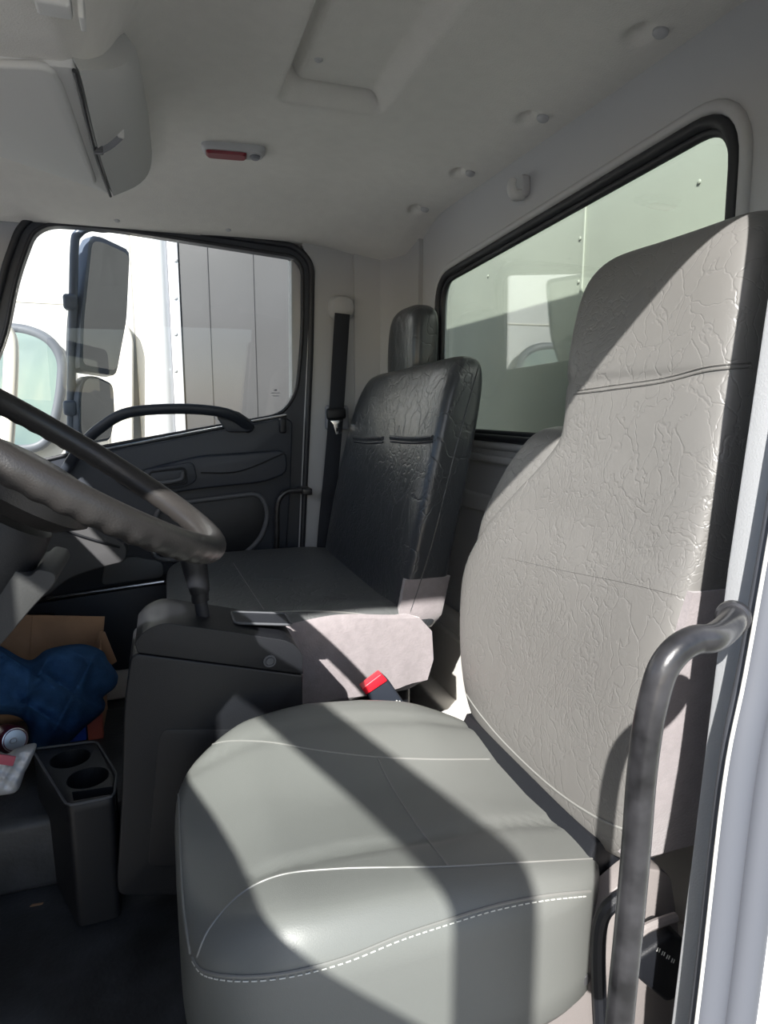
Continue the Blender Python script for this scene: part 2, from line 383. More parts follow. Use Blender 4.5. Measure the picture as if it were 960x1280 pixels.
# etched maker's mark low in the corner of the glass
bm = B(); p0 = at(346, 492, Y=YR + .018)
for k, wdt in ((0, .010), (1, .030), (2, .024)):
    rbox(bm, p0 + Vector((-.004, 0, .012 - k * .010)), (wdt, .001, .0022 if k else .005), 0)
put('glass_etching', bm, SEAL, pane, False)
bm = B(); pan = roundpoly(Yp([(95, 572), (230, 547), (356, 522), (366, 527), (364, 600), (358, 692), (300, 703), (60, 748), (60, 600)], YR - .045), [.02, .05, .05, .01, .1, .02, .05, .01, .01])
prism(bm, pan, (0, .046, 0), .014, 4); dp = put('door_panel', bm, DOORM, door)
bm = B(); tube(bm, smooth_path(Yp([(110, 566), (230, 543), (358, 519)], YR - .02), 8), .005, 8); put('belt_strip', bm, CHR, door)
bm = B(); prism(bm, roundpoly(Yp([(250, 570), (358, 563), (360, 592), (330, 603), (245, 612), (180, 623), (140, 600), (200, 582)], YR - .085), .03), (0, .045, 0), .014, 4); put('armrest', bm, DOORM, door)
bm = B(); tube(bm, smooth_path(Yp([(251, 591), (300, 589), (356, 566)], YR - .088), 8), .0025, 6); put('armrest_groove', bm, BLACK, door)
bm = B(); tube(bm, resample(roundpoly(Yp([(196, 632), (325, 616), (336, 640), (328, 672), (300, 698), (190, 700)], YR - .052), .045), 90), .009, 10, True, upv=(0, 1, 0)); put('pocket_rim', bm, DOORG, door, sharp=None)
bm = B(); prism(bm, roundpoly(Yp([(196, 632), (325, 616), (336, 640), (328, 672), (300, 698), (190, 700)], YR - .050), .045), (0, .02, 0), .002); put('pocket_panel', bm, BLACK, door)
bm = B(); prism(bm, roundpoly(Yp([(176, 588), (242, 577), (247, 601), (232, 609), (181, 616)], YR - .095), .02), (0, .02, 0), .004); hb = put('handle_surround', bm, DOORM, door)
bm = B(); hp = roundpoly(Yp([(186, 590), (231, 585), (234, 604), (190, 610)], YR - .097), .012); tube(bm, resample(hp, 60), .0035, 8, True, upv=(0, 1, 0)); put('handle_bezel', bm, BLACK, hb, sharp=None)
bm = B(); tube(bm, smooth_path(Yp([(190, 604), (206, 603), (226, 599), (228, 590)], YR - .103), 5), .007, 10); put('handle_lever', bm, DOORG, hb)
bm = B(); rbox(bm, at(353, 532, Y=YR - .05), (.022, .03, .05), .006); put('lock_button', bm, BLACK, door)
bm = B(); tube(bm, smooth_path([at(x, y, Y=yy) for x, y, yy in ((75, 600, YR - .05), (100, 560, YR - .09), (125, 535, YR - .11), (160, 516, YR - .12), (220, 511, YR - .12), (270, 514, YR - .11), (296, 522, YR - .09), (312, 536, YR - .05))], 8), .019, 14, flat=(1.0, .8)); put('pull_handle', bm, DOORM, door)
bm = B(); prism(bm, roundpoly(Yp([(270, 520), (296, 513), (318, 528), (312, 540), (284, 540)], YR - .07), .012), (0, .03, 0), .004); put('pull_handle_foot', bm, DOORM, door)
bm = B(); prism(bm, Yp([(-30, 765), (62, 752), (222, 727), (222, 828), (150, 838), (-30, 850)], YR - .03), (0, .03, 0), .006); put('lower_panel', bm, DOORM, door)
bm = B(); tube(bm, Yp([(58, 748), (130, 738), (205, 727)], YR - .05), .006, 8); put('bright_edge_strip', bm, CHR, door)
bm = B(); prism(bm, roundpoly(Yp([(130, 705), (165, 695), (204, 703), (204, 722), (126, 732)], YR - .06), .02), (0, .02, 0), .005); put('lower_insert', bm, DOORG, door)

# windscreen header, pillars and front bulkhead that close the cab in front
bm = B(); rbox(bm, (-.74, 1.36, 1.66), (.16, 1.95, .12), .03); structure(put('trim_8', bm, TRIM))
for k, (y, n) in enumerate(((YR - .01, 'trim_9'), (.44, 'trim_10'))):
    bm = B(); tube(bm, [(-.72, y, 1.66), (-.86, y, 1.30), (-1.0, y, .90)], .04, 12, flat=(1, .8), upv=(1, 0, 0)); structure(put(n, bm, TRIM))
bm = B(); rbox(bm, (-.98, 1.36, .5), (.10, 2.0, .86), .02); structure(put('wall_front', bm, BLACK))
bm = B(); rbox(bm, (-.73, 1.36, .86), (.44, 1.85, .56), .06); structure(put('wall_dash_sun_block', bm, DASHM))  # unseen dash block, added and raised to keep sun off cloth and panel
# driver's side: header over the open doorway and the pillar jamb
bm = B(); rbox(bm, (.02, .385, 1.67), (1.75, .07, .17), .015); structure(put('trim_11', bm, TRIM))
bm = B(); prism(bm, [Vector(p) for p in ((.48, .42, FL), (.475, .42, .45), (.50, .42, .95), (.52, .42, 1.20), (.56, .42, 1.60), (.88, .42, 1.66), (.88, .42, FL))], (0, .05, 0), .004)
structure(put('wall_left', bm, TRIM))
jz = [(.433, .30), (.446, .57), (.453, .78), (.466, .88), (.480, 1.01), (.500, 1.2), (.54, 1.5)]
bm = B(); tube(bm, smooth_path([(x + .014, .409, z) for x, z in jz], 6), .016, 14, flat=(1.1, .9), upv=(1, 0, 0)); tube(bm, smooth_path([(x + .036, .395, z) for x, z in jz], 6), .014, 14, flat=(1.1, .9), upv=(1, 0, 0)); structure(put('trim_12', bm, SEALB))
bm = B(); tube(bm, smooth_path([(x - .010, .400, z) for x, z in jz], 6), .0016, 8); structure(put('trim_13', bm, THR))
bm = B(); prism(bm, [Vector(p) for p in ((.472, .385, .10), (.480, .385, .54), (.500, .385, .98), (.53, .385, 1.22), (.58, .385, 1.60), (.88, .385, 1.66), (.88, .385, .10))], (0, .03, 0), .012, 3)
structure(put('trim_14', bm, BODY))

# ================================================================== SEATS
def cushion(bm, X0, X1, Y0, Y1, zt, zb, e=5, dz=None, rr=.05, under=.03, n=96, plan=None):
    cx, cy = (X0 + X1) / 2, (Y0 + Y1) / 2; ax, ay = (X1 - X0) / 2, (Y1 - Y0) / 2; rings = []
    for s, z in ((.5, zb), (1 - under / ay * .9, zb), (1 - under / ay * .3, zb + .012)): rings.append((s, z, 0))
    H = zt - zb
    for k in range(5): rings.append((1, zb + .03 + (H - rr - .03) * k / 4, 0))
    for k in range(1, 8):
        a = math.pi / 2 * k / 7; rings.append((1 - rr / ay * (1 - math.cos(a)), zt - rr + rr * math.sin(a), math.sin(a) ** 2))
    s0 = rings[-1][0]
    for k in range(1, 16): rings.append((s0 * (1 - k / 16), zt, 1))
    out = []
    for s, z, wgt in rings:
        r = sell((cx, cy, z), ax * s if s > .5 else ax * s, ay * s, e if s > .6 else 2 + (e - 2) * s / .6, n)
        for p in r:
            if plan: p.x, p.y = plan(p.x, p.y, p.z)
            if dz: p.z += dz(p.x, p.y) * wgt
        out.append(r)
    loft(bm, out); return bm
# ---- driver's seat
ds = thing('driver_bucket_seat', (.30, .87, FL), 'grey vinyl driver seat with tall backrest, sunlit, beside the black grab bar', 'seat')
def dzc(x, y):
    u = (y - .60) / .54; z = 0
    z += .012 * (math.exp(-((u - .10) / .13) ** 2) + math.exp(-((u - .92) / .14) ** 2)) * sm(.50, .25, x)
    z -= .010 * math.exp(-((u - .5) / .25) ** 2)
    z -= .018 * sm(.12, -.03, x) + .02 * sm(.40, .56, x)
    z += .030 * sm(.85, 1.05, y) * math.exp(-((x - .28) / .20) ** 2)
    z += .008 * sm(.03, .12, x) * sm(.35, .2, x)
    # valleys along the seams
    z -= .006 * math.exp(-((u - .265) / .018) ** 2) * sm(.05, .1, x) + .005 * math.exp(-((u - .80) / .02) ** 2)
    return z
def planc(x, y, z):
    return x + .012 * math.cos((y - .87) / .27 * 1.4) * (1 if x < .2 else 0) * -1, y
bm = B(); cushion(bm, .0, .55, .60, 1.135, .530, .320, 4.4, dzc, .042, plan=planc); bmesh.ops.recalc_face_normals(bm, faces=bm.faces); CT = bvh(bm)
dc = put('seat_cushion', bm, VIN2, ds, sharp=None)
# backrest: horizontal sections climbing along the leaning spine
def back_ring(z, hw, th, cx, cy, e=4, n=80, scoop=0, side=0):
    r = sell((cx, cy, z), th, hw, e, n)
    for p in r:
        u = (p.y - cy) / hw
        if p.x < cx: p.x += scoop * (1 - u * u) - 0
        p.z += side * abs(u) ** 3
    return r
prof = [(0.500, 0.1500, 0.030, 0.590, 0.8500, 3), (0.505, 0.2025, 0.050, 0.588, 0.8575, 3.5), (0.525, 0.2350, 0.064, 0.586, 0.8550, 4.5), (0.600, 0.2610, 0.070, 0.586, 0.8590, 5.5), (0.700, 0.2760, 0.074, 0.594, 0.8640, 6), (0.780, 0.2790, 0.076, 0.606, 0.8630, 6), (0.860, 0.2565, 0.076, 0.622, 0.8385, 6), (0.930, 0.2215, 0.074, 0.638, 0.8035, 6), (0.990, 0.1860, 0.073, 0.651, 0.7690, 6), (1.035, 0.1685, 0.072, 0.661, 0.7535, 6), (1.080, 0.1670, 0.071, 0.669, 0.7550, 6), (1.125, 0.1700, 0.070, 0.677, 0.7620, 6), (1.140, 0.1695, 0.068, 0.679, 0.7625, 6), (1.160, 0.1720, 0.072, 0.683, 0.7660, 6), (1.220, 0.1725, 0.074, 0.695, 0.7695, 6), (1.275, 0.1685, 0.070, 0.703, 0.7715, 5.5), (1.305, 0.1590, 0.062, 0.709, 0.7710, 5), (1.325, 0.1380, 0.048, 0.714, 0.7700, 4), (1.333, 0.0900, 0.030, 0.716, 0.7700, 3)]
def prof_at(prof, z):
    for a, b in zip(prof, prof[1:]):
        if a[0] <= z <= b[0]:
            t = (z - a[0]) / (b[0] - a[0]); return [p + (q - p) * t for p, q in zip(a, b)]
    return list(prof[-1])
def interp(prof, n):
    zs = [p[0] for p in prof]; cum = [0]
    for a, b in zip(prof, prof[1:]): cum.append(cum[-1] + math.dist(a[:4], b[:4]))
    P = [Vector(p[:3]) for p in prof]; Q = [Vector(p[3:6]) for p in prof]
    return [tuple(a) + tuple(b) for a, b in zip(smooth_path(P, n), smooth_path(Q, n))]
bm = B(); rings = []
for z, hw, th, cx, cy, e in interp(prof, 4):
    sc = .016 * sm(.52, .75, z) * sm(1.15, .9, z)
    rings.append(back_ring(z, hw, th, cx, cy, e, 88, sc, .02 * sm(.50, .7, z) * sm(1.1, 1.0, z) + .006 * sm(1.25, 1.33, z)))
loft(bm, rings); bmesh.ops.recalc_face_normals(bm, faces=bm.faces); BT = bvh(bm)
db = put('backrest', bm, VIN, ds, sharp=None)

# ---- bench seat on the passenger side
bs = thing('passenger_bench_seat', (.33, 1.80, FL), 'grey vinyl passenger bench seat with shade-darkened back and worn headrest, beside the far door', 'seat')
def dzb(x, y):
    return -.012 * math.exp(-((y - 1.80) / .22) ** 2) * sm(.6, .3, x) + .012 * math.exp(-((y - 1.46) / .06) ** 2) * math.exp(-((x - .38) / .16) ** 2) - .015 * sm(.42, .6, x) - .02 * sm(.10, -.02, x) - .004 * math.exp(-((y - 1.80) / .007) ** 2)
bm = B(); cushion(bm, -.01, .62, 1.40, 2.19, .635, .42, 6, dzb, .035, n=112); bmesh.ops.recalc_face_normals(bm, faces=bm.faces); PT = bvh(bm)
bc = put('seat_cushion', bm, CUSH, bs, sharp=None)
bprof = [(.562, .32, .034, .560, 1.795, 5), (.567, .36, .052, .560, 1.795, 6), (.60, .385, .064, .565, 1.795, 7), (.80, .392, .066, .604, 1.795, 7), (1.0, .388, .063, .648, 1.795, 7), (1.12, .380, .059, .675, 1.795, 7),
         (1.18, .372, .052, .690, 1.795, 6), (1.212, .355, .042, .698, 1.795, 5), (1.225, .33, .025, .702, 1.795, 4)]
bm = B(); rings = []
for z, hw, th, cx, cy, e in interp(bprof, 5):
    r = back_ring(z, hw, th, cx, cy, e, 100, .006)
    for p in r:
        if p.x < cx:      # two short sewn tucks
            for y0, y1 in ((1.86, 2.02), (1.60, 1.78)):
                if y0 < p.y < y1: p.x += .008 * math.exp(-((p.z - 1.02) / .008) ** 2)
        p.z -= .02 * ((p.y - 1.41) / .77) * sm(1.0, 1.2, z)
    rings.append(r)
loft(bm, rings); bmesh.ops.recalc_face_normals(bm, faces=bm.faces); QT = bvh(bm)
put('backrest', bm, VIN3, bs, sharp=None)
hprof = [(1.13, .07, .030, .745, 1.96, 3), (1.15, .10, .040, .745, 1.96, 4), (1.22, .125, .046, .748, 1.96, 4.5), (1.32, .125, .047, .752, 1.96, 4.5), (1.375, .118, .043, .756, 1.96, 4), (1.40, .085, .032, .758, 1.96, 3.5), (1.408, .05, .016, .758, 1.96, 3)]
bm = B(); loft(bm, [back_ring(z, hw, th, cx, cy, e, 56) for z, hw, th, cx, cy, e in interp(hprof, 5)]); put('headrest', bm, VIN3, bs, sharp=None)
bm = B(); rbox(bm, (.32, 1.80, .28), (.50, .66, .30), .02); put('seat_base', bm, BLACK, bs)

# ---- seams, welts, stitching and lower parts of the driver's seat
def seam(pxs, tree, parent, name='seam', r=.0016, m=WELT, st=False, off=.0005, n=14, part=True):
    path = traced(tree, pxs, n, off)
    if len(path) < 3: return
    bm = B()
    if st: stitches(bm, path)
    else: tube(bm, path, r, 6)
    return put(name, bm, m, parent)
for pxs in ([(246, 1196), (262, 1160), (300, 1118), (350, 1094), (420, 1086), (500, 1084), (560, 1083), (650, 1078), (742, 1073)],
            [(236, 948), (262, 932), (290, 926), (340, 928), (400, 938), (470, 946), (540, 949), (612, 949)],
            [(472, 947), (490, 984), (520, 1030), (560, 1082)]):
    seam(pxs, CT, dc, 'seam', .0014)
for dy, nm in ((0, 'piping'), (6, 'stitching')):
    pxs = [(240, 1196 + dy), (256, 1214 + dy), (300, 1221 + dy), (360, 1216 + dy), (430, 1198 + dy), (500, 1170 + dy), (560, 1150 + dy), (620, 1132 + dy), (680, 1120 + dy), (738, 1114 + dy)]
    seam(pxs, CT, dc, nm, .0018, WELT if nm == 'piping' else THR, st=nm == 'stitching', off=.001)
seam([(223, 990), (225, 1060), (229, 1130), (238, 1192)], CT, dc, 'piping', .0018, WELT, off=.001)
seam([(718, 492), (760, 487), (830, 477), (885, 463), (940, 458)], BT, db, 'seam', .0016, VIN)
seam([(722, 488), (762, 482), (830, 472), (884, 458), (938, 453)], BT, db, 'seam', .0011, VIN)
seam([(563, 775), (566, 820), (580, 862), (610, 905), (650, 948), (700, 992), (750, 1024), (790, 1040)], BT, db, 'piping', .0018, WELT, off=.001)
seam([(888, 815), (880, 880), (866, 950), (850, 1010)], BT, db, 'stitching', .001, THR, st=True, off=.001)
seam([(634, 697), (700, 712), (780, 728), (850, 745)], BT, db, 'seam', .0004, VIN)
seam([(665, 590), (640, 640), (612, 690), (585, 740), (566, 790)], BT, db, 'seam', .0008, VIN)
# velour side panel, following the near side of the backrest
bm = B(); rr_ = []
for z in [x * .02 + .53 for x in range(19)]:
    q = prof_at(prof, z); hw, th, cx, cy = q[1], q[2], q[3], q[4]
    rr_.append([Vector((cx - th * .78, cy - hw * 1.0 - .0035, z)), Vector((cx + th * .85, cy - hw * 1.0 - .0035, z)), Vector((cx + th * .85, cy - hw + .02, z)), Vector((cx - th * .78, cy - hw + .02, z))])
loft(bm, rr_); tag(put('side_panel', bm, VELO, ds), 'grey velour side panel')
# folded bolster wing behind the far edge of the backrest
wp = [(.60, .05, .04, .62, 1.07, 3), (.64, .065, .05, .615, 1.075, 4), (.75, .075, .052, .612, 1.078, 4), (.88, .080, .055, .630, 1.070, 4), (.98, .075, .055, .655, 1.035, 4), (1.035, .068, .052, .672, 1.005, 4), (1.06, .055, .042, .680, .992, 3.5), (1.068, .03, .025, .682, .988, 3)]
bm = B(); loft(bm, [back_ring(z, hw, th, cx, cy, e, 40) for z, hw, th, cx, cy, e in interp(wp, 5)]); put('armrest', bm, VIN, ds, sharp=None)
bm = B(); prism(bm, [Vector(p) for p in ((.10, .66, .15), (.50, .66, .15), (.53, .66, .33), (.08, .66, .33))], (0, .42, 0), .012, 3); rbox(bm, (.30, .87, .135), (.46, .46, .03), .008)
put('seat_base', bm, SEATP, ds)
bm = B(); prism(bm, roundpoly(Yp([(560, 1300), (640, 1262), (700, 1215), (742, 1150), (760, 1120), (800, 1085), (838, 1090), (850, 1170), (850, 1300)], .625), .02), (0, .03, 0), .008, 3); sh = put('side_shield', bm, SEATP, ds)
bm = B(); lathe(bm, at(729, 1222, Y=.625), (0, -1, 0), [(0, .006), (.006, .006), (.009, .003), (.009, 0)], 20); put('bolt_cap', bm, DASHM, sh)
bm = B(); tube(bm, smooth_path([at(x, y, Y=.60) for x, y in ((795, 1170), (812, 1158), (845, 1146))], 6), .006, 8); put('trim_rib', bm, SEATP, sh)
bm = B(); prism(bm, roundpoly(Yp([(795, 1200), (842, 1168), (862, 1180), (858, 1240), (836, 1256), (800, 1226)], .585), .01), (0, .04, 0), .006, 3); cv = put('recliner_cover', bm, BLACK, ds)
bm = B()
for k in range(4):
    for j in (0, 1):
        c = at(822 + k * 6 + j * 2.5, 1187 + k * 4.5 + j, Y=.584); rbox(bm, c, (.0009, .001, .005), 0, R('Y', 20))
put('scale_mark', bm, THR, cv, False)
bm = B(); tube(bm, smooth_path([at(x, y, Y=.60) for x, y in ((752, 1300), (748, 1200), (752, 1150), (768, 1128), (800, 1110))], 6), .009, 10); put('recliner_lever', bm, BLACK, ds)
bm = B(); prism(bm, [Vector(p) for p in ((.47, .66, .42), (.60, .66, .42), (.64, .66, .53), (.52, .66, .53))], (0, .40, 0), .008); put('hinge_frame', bm, BLACK, ds)
# bench details
seam([(292, 704), (312, 735), (330, 762)], PT, bc, 'seam', .0012)
seam([(262, 770), (330, 766), (400, 764), (470, 771), (520, 790), (541, 808)], PT, bc, 'piping', .0022, WELT)
bm = B(); rbox(bm, (.31, 1.398, .515), (.52, .010, .175), .004); merge_top = bm
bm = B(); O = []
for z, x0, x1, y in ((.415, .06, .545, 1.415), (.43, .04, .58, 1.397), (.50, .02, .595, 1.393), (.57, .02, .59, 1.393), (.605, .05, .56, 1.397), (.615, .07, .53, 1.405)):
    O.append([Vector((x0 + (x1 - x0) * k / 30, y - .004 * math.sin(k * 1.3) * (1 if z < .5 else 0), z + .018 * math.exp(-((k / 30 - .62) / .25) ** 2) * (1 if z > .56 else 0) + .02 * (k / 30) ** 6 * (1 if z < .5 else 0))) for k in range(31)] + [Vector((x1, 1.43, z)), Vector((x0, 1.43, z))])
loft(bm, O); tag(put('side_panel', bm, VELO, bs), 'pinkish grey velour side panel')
merge_top.free()
bm = B(); rr_ = []  # paler patch ends at the shadow line, standing in for sunlight on the side
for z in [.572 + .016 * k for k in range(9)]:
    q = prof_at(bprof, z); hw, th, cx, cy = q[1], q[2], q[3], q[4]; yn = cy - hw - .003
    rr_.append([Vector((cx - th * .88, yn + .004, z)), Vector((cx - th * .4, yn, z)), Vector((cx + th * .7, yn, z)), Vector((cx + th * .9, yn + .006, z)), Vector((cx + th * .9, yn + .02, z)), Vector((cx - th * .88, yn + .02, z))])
loft(bm, rr_); tag(put('side_panel', bm, VELO, bs), 'pinkish grey velour patch coloured as the sunlit foot of the backrest')
for pxs in ([(443, 547), (460, 549), (479, 548)], [(489, 547), (515, 549), (541, 547)]):
    seam(pxs, QT, bs, 'sewn_tuck', .0065, VIN3, off=.0)
    seam([(x, y + 5) for x, y in pxs], QT, bs, 'tuck_fold', .003, RUB, off=.0)
seam([(600, 452), (570, 560), (540, 680), (508, 780)], QT, bs, 'seam', .0015, VIN3)

# ================================================================== STEERING WHEEL AND DASH
WC = Vector((-.13, .88, 1.05)); TT = math.radians(34); WU = Vector((-math.cos(TT), 0, math.sin(TT))); WV = Vector((0, 1, 0)); WN = WU.cross(WV)
if WN.z < 0: WN = -WN
sw = thing('steering_wheel', WC - WN * .10, 'large black steering wheel with a ribbed grip, in front of the driver seat', 'steering wheel')
bm = B(); RR = .225; N1, N2 = 360, 20; rings = []
for i in range(N1):
    a = 2 * math.pi * i / N1; c = WC + (WU * math.cos(a) + WV * math.sin(a)) * RR; rad = (WU * math.cos(a) + WV * math.sin(a)); row = []
    for j in range(N2):
        b = 2 * math.pi * j / N2; r = .0165
        under = max(0, -math.cos(b)) ; r *= 1 + .055 * math.sin(a * 58) * max(0, math.cos(b - math.pi * .8)) ** 2
        row.append(bm.verts.new(c + WN * math.cos(b) * r * 1.05 + rad * math.sin(b) * r))
    rings.append(row)
for i in range(N1):
    A, C = rings[i], rings[(i + 1) % N1]
    for j in range(N2): bm.faces.new((A[j], A[(j + 1) % N2], C[(j + 1) % N2], C[j]))
put('rim', bm, WHEEL, sw, sharp=None)
bm = B(); lathe(bm, WC - WN * .05, WN, [(.001, -.03), (.06, -.03), (.085, -.01), (.085, .01), (.06, .03), (.001, .035)], 40); put('horn_pad', bm, WHEEL, sw)
for sgn in (-1, 1):
    for f in (.35,):
        d = (WV * sgn + WU * 1.6).normalized()
        bm = B(); tube(bm, smooth_path([WC + d * .07 - WN * .045, WC + d * .15 - WN * .03, WC + d * .215], 6), .016, 10, flat=(1, .6)); put('spoke', bm, WHEEL, sw)
bm = B(); lathe(bm, WC - WN * .09, WN * -1, [(.001, 0), (.055, 0), (.06, .02), (.06, .10), (.001, .10)], 32); put('column', bm, BLACK, sw)
cs = sroot('trim_15', at(0, 760, Y=.9))
bm = B(); prism(bm, roundpoly(Yp([(-160, 690), (-60, 680), (4, 706), (38, 722), (46, 711), (68, 716), (70, 728), (40, 760), (2, 805), (-60, 850), (-160, 850)], .84), .006, 3), (0, .14, 0), .006, 3); put('column_shroud', bm, COLM, cs)
dr = sroot('wall_dashboard', at(60, 700, Y=1.95))
bm = B(); prism(bm, roundpoly(Yp([(-120, 560), (8, 590), (83, 640), (130, 664), (158, 683), (158, 702), (120, 711), (83, 724), (60, 745), (-120, 800)], 1.95), [.01, .05, .05, .03, .015, .02, .05, .05, .02, .01]), (0, .29, 0), .010, 3); dpn = put('glove_panel', bm, DASHM, dr)
bm = B(); lathe(bm, at(31, 656, Y=1.948), (0, -1, 0), [(0, 0), (.012, 0), (.012, .002), (0, .002)], 20); put('screw_recess', bm, BLACK, dpn)
bm = B(); tube(bm, smooth_path(Yp([(-20, 600), (10, 622), (80, 662), (150, 684)], 1.947), 8), .004, 6); put('panel_groove', bm, BLACK, dpn)

# ================================================================== CONSOLE WITH THE GEAR LEVER
def cut(o, cutters):
    for bmc in cutters:
        bmesh.ops.recalc_face_normals(bmc, faces=bmc.faces)
        me = bpy.data.meshes.new('cut'); bmc.to_mesh(me); bmc.free(); c = bpy.data.objects.new('cut', me); COL.objects.link(c)
        md = o.modifiers.new('b', 'BOOLEAN'); md.operation = 'DIFFERENCE'; md.object = c; md.solver = 'EXACT'
        bpy.context.view_layer.update(); dg = bpy.context.evaluated_depsgraph_get()
        nm = bpy.data.meshes.new_from_object(o.evaluated_get(dg)); o.modifiers.clear(); o.data = nm
        bpy.data.objects.remove(c)
Y0 = 1.19
gc_ = thing('gear_shift_console', at(265, 1140, Y=1.27), 'tall black plastic console carrying the gear lever, between the two seats', 'console')
bm = B(); top = Yp([(172, 817), (379, 844)], Y0)
prism(bm, roundpoly(Yp([(163, 822), (172, 817), (379, 844), (379, 1000), (372, 1118), (148, 1120), (146, 1100), (152, 1000), (155, 880)], Y0), [.02, .004, .004, .1, .02, .015, .02, .1, .05]), (0, .16, 0), .014, 4)
cb = put('console_body', bm, BLACK, gc_)
bm = B(); prism(bm, roundpoly(Yp([(198, 925), (205, 912), (300, 912), (330, 925), (330, 1085), (185, 1085)], Y0 - .001), .02), (0, .01, 0), .001)
put('body_inset', bm, BLACK, cb)
bm = B(); prism(bm, roundpoly(Yp([(168, 803), (180, 789), (203, 778), (290, 790), (362, 801), (379, 816), (379, 843), (172, 816)], Y0 - .002), [.006, .02, .02, .05, .02, .02, .003, .004]), (0, .165, 0), .016, 5)
tc_ = put('top_cover', bm, BLACK, gc_)
bm = B(); lathe(bm, at(337, 826, Y=Y0 - .002), (0, -1, 0), [(0, 0), (.012, 0), (.012, .003), (.009, .003), (.008, .001), (.007, .001), (.0065, .004), (0, .0045)], 28); put('round_button', bm, DOORG, tc_)
zt_ = at(300, 792, Y=Y0).z; T_ = [at(262, 776, Z=zt_ + .004), at(349, 789, Z=zt_ - .007), at(362, 801, Z=zt_ - .010), at(300, 794, Z=zt_ - .003)]
T_ = [Vector((.115, 1.31, zt_ + .002)), Vector((.225, 1.31, zt_ - .013)), Vector((.225, 1.235, zt_ - .013)), Vector((.115, 1.235, zt_ + .002))]
bm = B(); tube(bm, resample(roundpoly([p + Vector((0, 0, .004)) for p in T_], .012), 60), .0028, 8, True, upv=(0, 0, 1)); put('tray_rim', bm, DOORG, tc_, sharp=None)
bm = B(); prism(bm, [p + Vector((0, 0, .004)) for p in roundpoly(T_, .012)], (0, 0, -.003), 0); put('tray_floor', bm, RUB, tc_)
bm = B(); g0 = at(257, 790, Y=1.275); prism(bm, roundpoly([g0 + Vector(v) for v in ((-.03, -.03, .004), (.04, -.03, 0), (.04, .03, 0), (-.03, .03, .004))], .01), (0, 0, .004), .001); put('gate_plate', bm, RUB, tc_)
G = [at(x, y, Y=1.27) for x, y in ((258, 800), (254, 770), (250, 748), (250, 740), (247, 725), (243, 705), (240, 690))]
bm = B(); tube(bm, G[:4], .0125, 18); lv = put('gear_lever', bm, RUB, gc_)
bm = B(); tube(bm, [G[2] - (G[2] - G[1]) * .15, G[2], G[3], G[3] + (G[4] - G[3]) * .2], .0165, 18); put('collar', bm, BLACK, lv)
bm = B(); tube(bm, smooth_path(G[3:], 5), lambda t: .0185 + .008 * t, 20); put('gear_knob', bm, BLACK, lv)

# cup holder
ZC = .385
ch = thing('cup_holder', at(100, 1085, Y=1.36), 'black two-cup holder box on the floor left of the gear console', 'cup holder')
tp = [at(x, y, Z=ZC) for x, y in ((40, 937), (121, 927), (156, 966), (155, 994), (84, 1008))]
for p in tp: p.x = min(p.x, -.118)
cc = sum(tp, Vector()) / 5
lo_ = [Vector((cc.x + (p.x - cc.x) * .93, cc.y + (p.y - cc.y) * .93, FL + .01)) for p in tp]
bm = B(); RP = roundpoly(tp, .012, 4); RL = roundpoly(lo_, .012, 4); mid = Vector((0, 0, -.008))
loft(bm, [RL, [p.lerp(q, .93) for p, q in zip(RL, RP)], [p + mid for p in RP], [p + mid * .3 + (cc - p).normalized() * .003 for p in RP], [p + (cc - p).normalized() * .009 for p in RP]])
cho = put('holder_body', bm, BLACK, ch)
off = ch.location
cs_ = []
for px, py, r in ((88, 948, .040), (110, 972, .040)):
    bmc = B(); c = at(px, py, Z=ZC); c.z = ZC
    lathe(bmc, c, (0, 0, 1), [(.0, -.075), (r * .85, -.075), (r, .02), (0, .02)], 32); cs_.append(bmc)
tq = [at(x, y, Z=ZC) for x, y in ((90, 990), (148, 982), (149, 991), (92, 1001))]
bmc = B(); loft(bmc, [[p + Vector((0, 0, -.05)) for p in tq], [p + Vector((0, 0, .02)) for p in tq]]); cs_.append(bmc)
cut(cho, cs_)
bm = B(); tube(bm, [p + Vector((0, 0, .001)) for p in resample(RP, 60)], .0025, 6, True, upv=(0, 0, 1)); put('top_rim', bm, DOORG, ch)
bm = B(); rbox(bm, at(98, 1083, Y=1.30), (.022, .01, .014), .002); put('mount_slot', bm, RUB, ch)

# ================================================================== CEILING FITTINGS
ob = thing('overhead_bin', Vector((-.25, 1.3, 1.53)), 'light grey overhead storage bin with two lids, hanging from the front of the headliner', 'storage bin')
ZB = 1.53
def Zp(pts, Z): return [at(x, y, Z=Z) for x, y in pts]
bm = B(); prism(bm, roundpoly(Zp([(-140, 72), (0, 78), (94, 85), (138, 244), (118, 236), (20, 203), (-140, 150)], ZB), [.01, .01, .012, .012, .01, .03, .01]), (0, 0, .10), .008, 3); put('bin_body', bm, BINM, ob)
bm = B(); prism(bm, roundpoly(Zp([(-140, 81), (50, 86), (68, 92), (80, 112), (122, 232), (24, 200), (-140, 145)], ZB - .007), [.01, .02, .02, .03, .02, .02, .01]), (0, 0, .012), .005, 3); put('bin_lid', bm, BINM, ob)
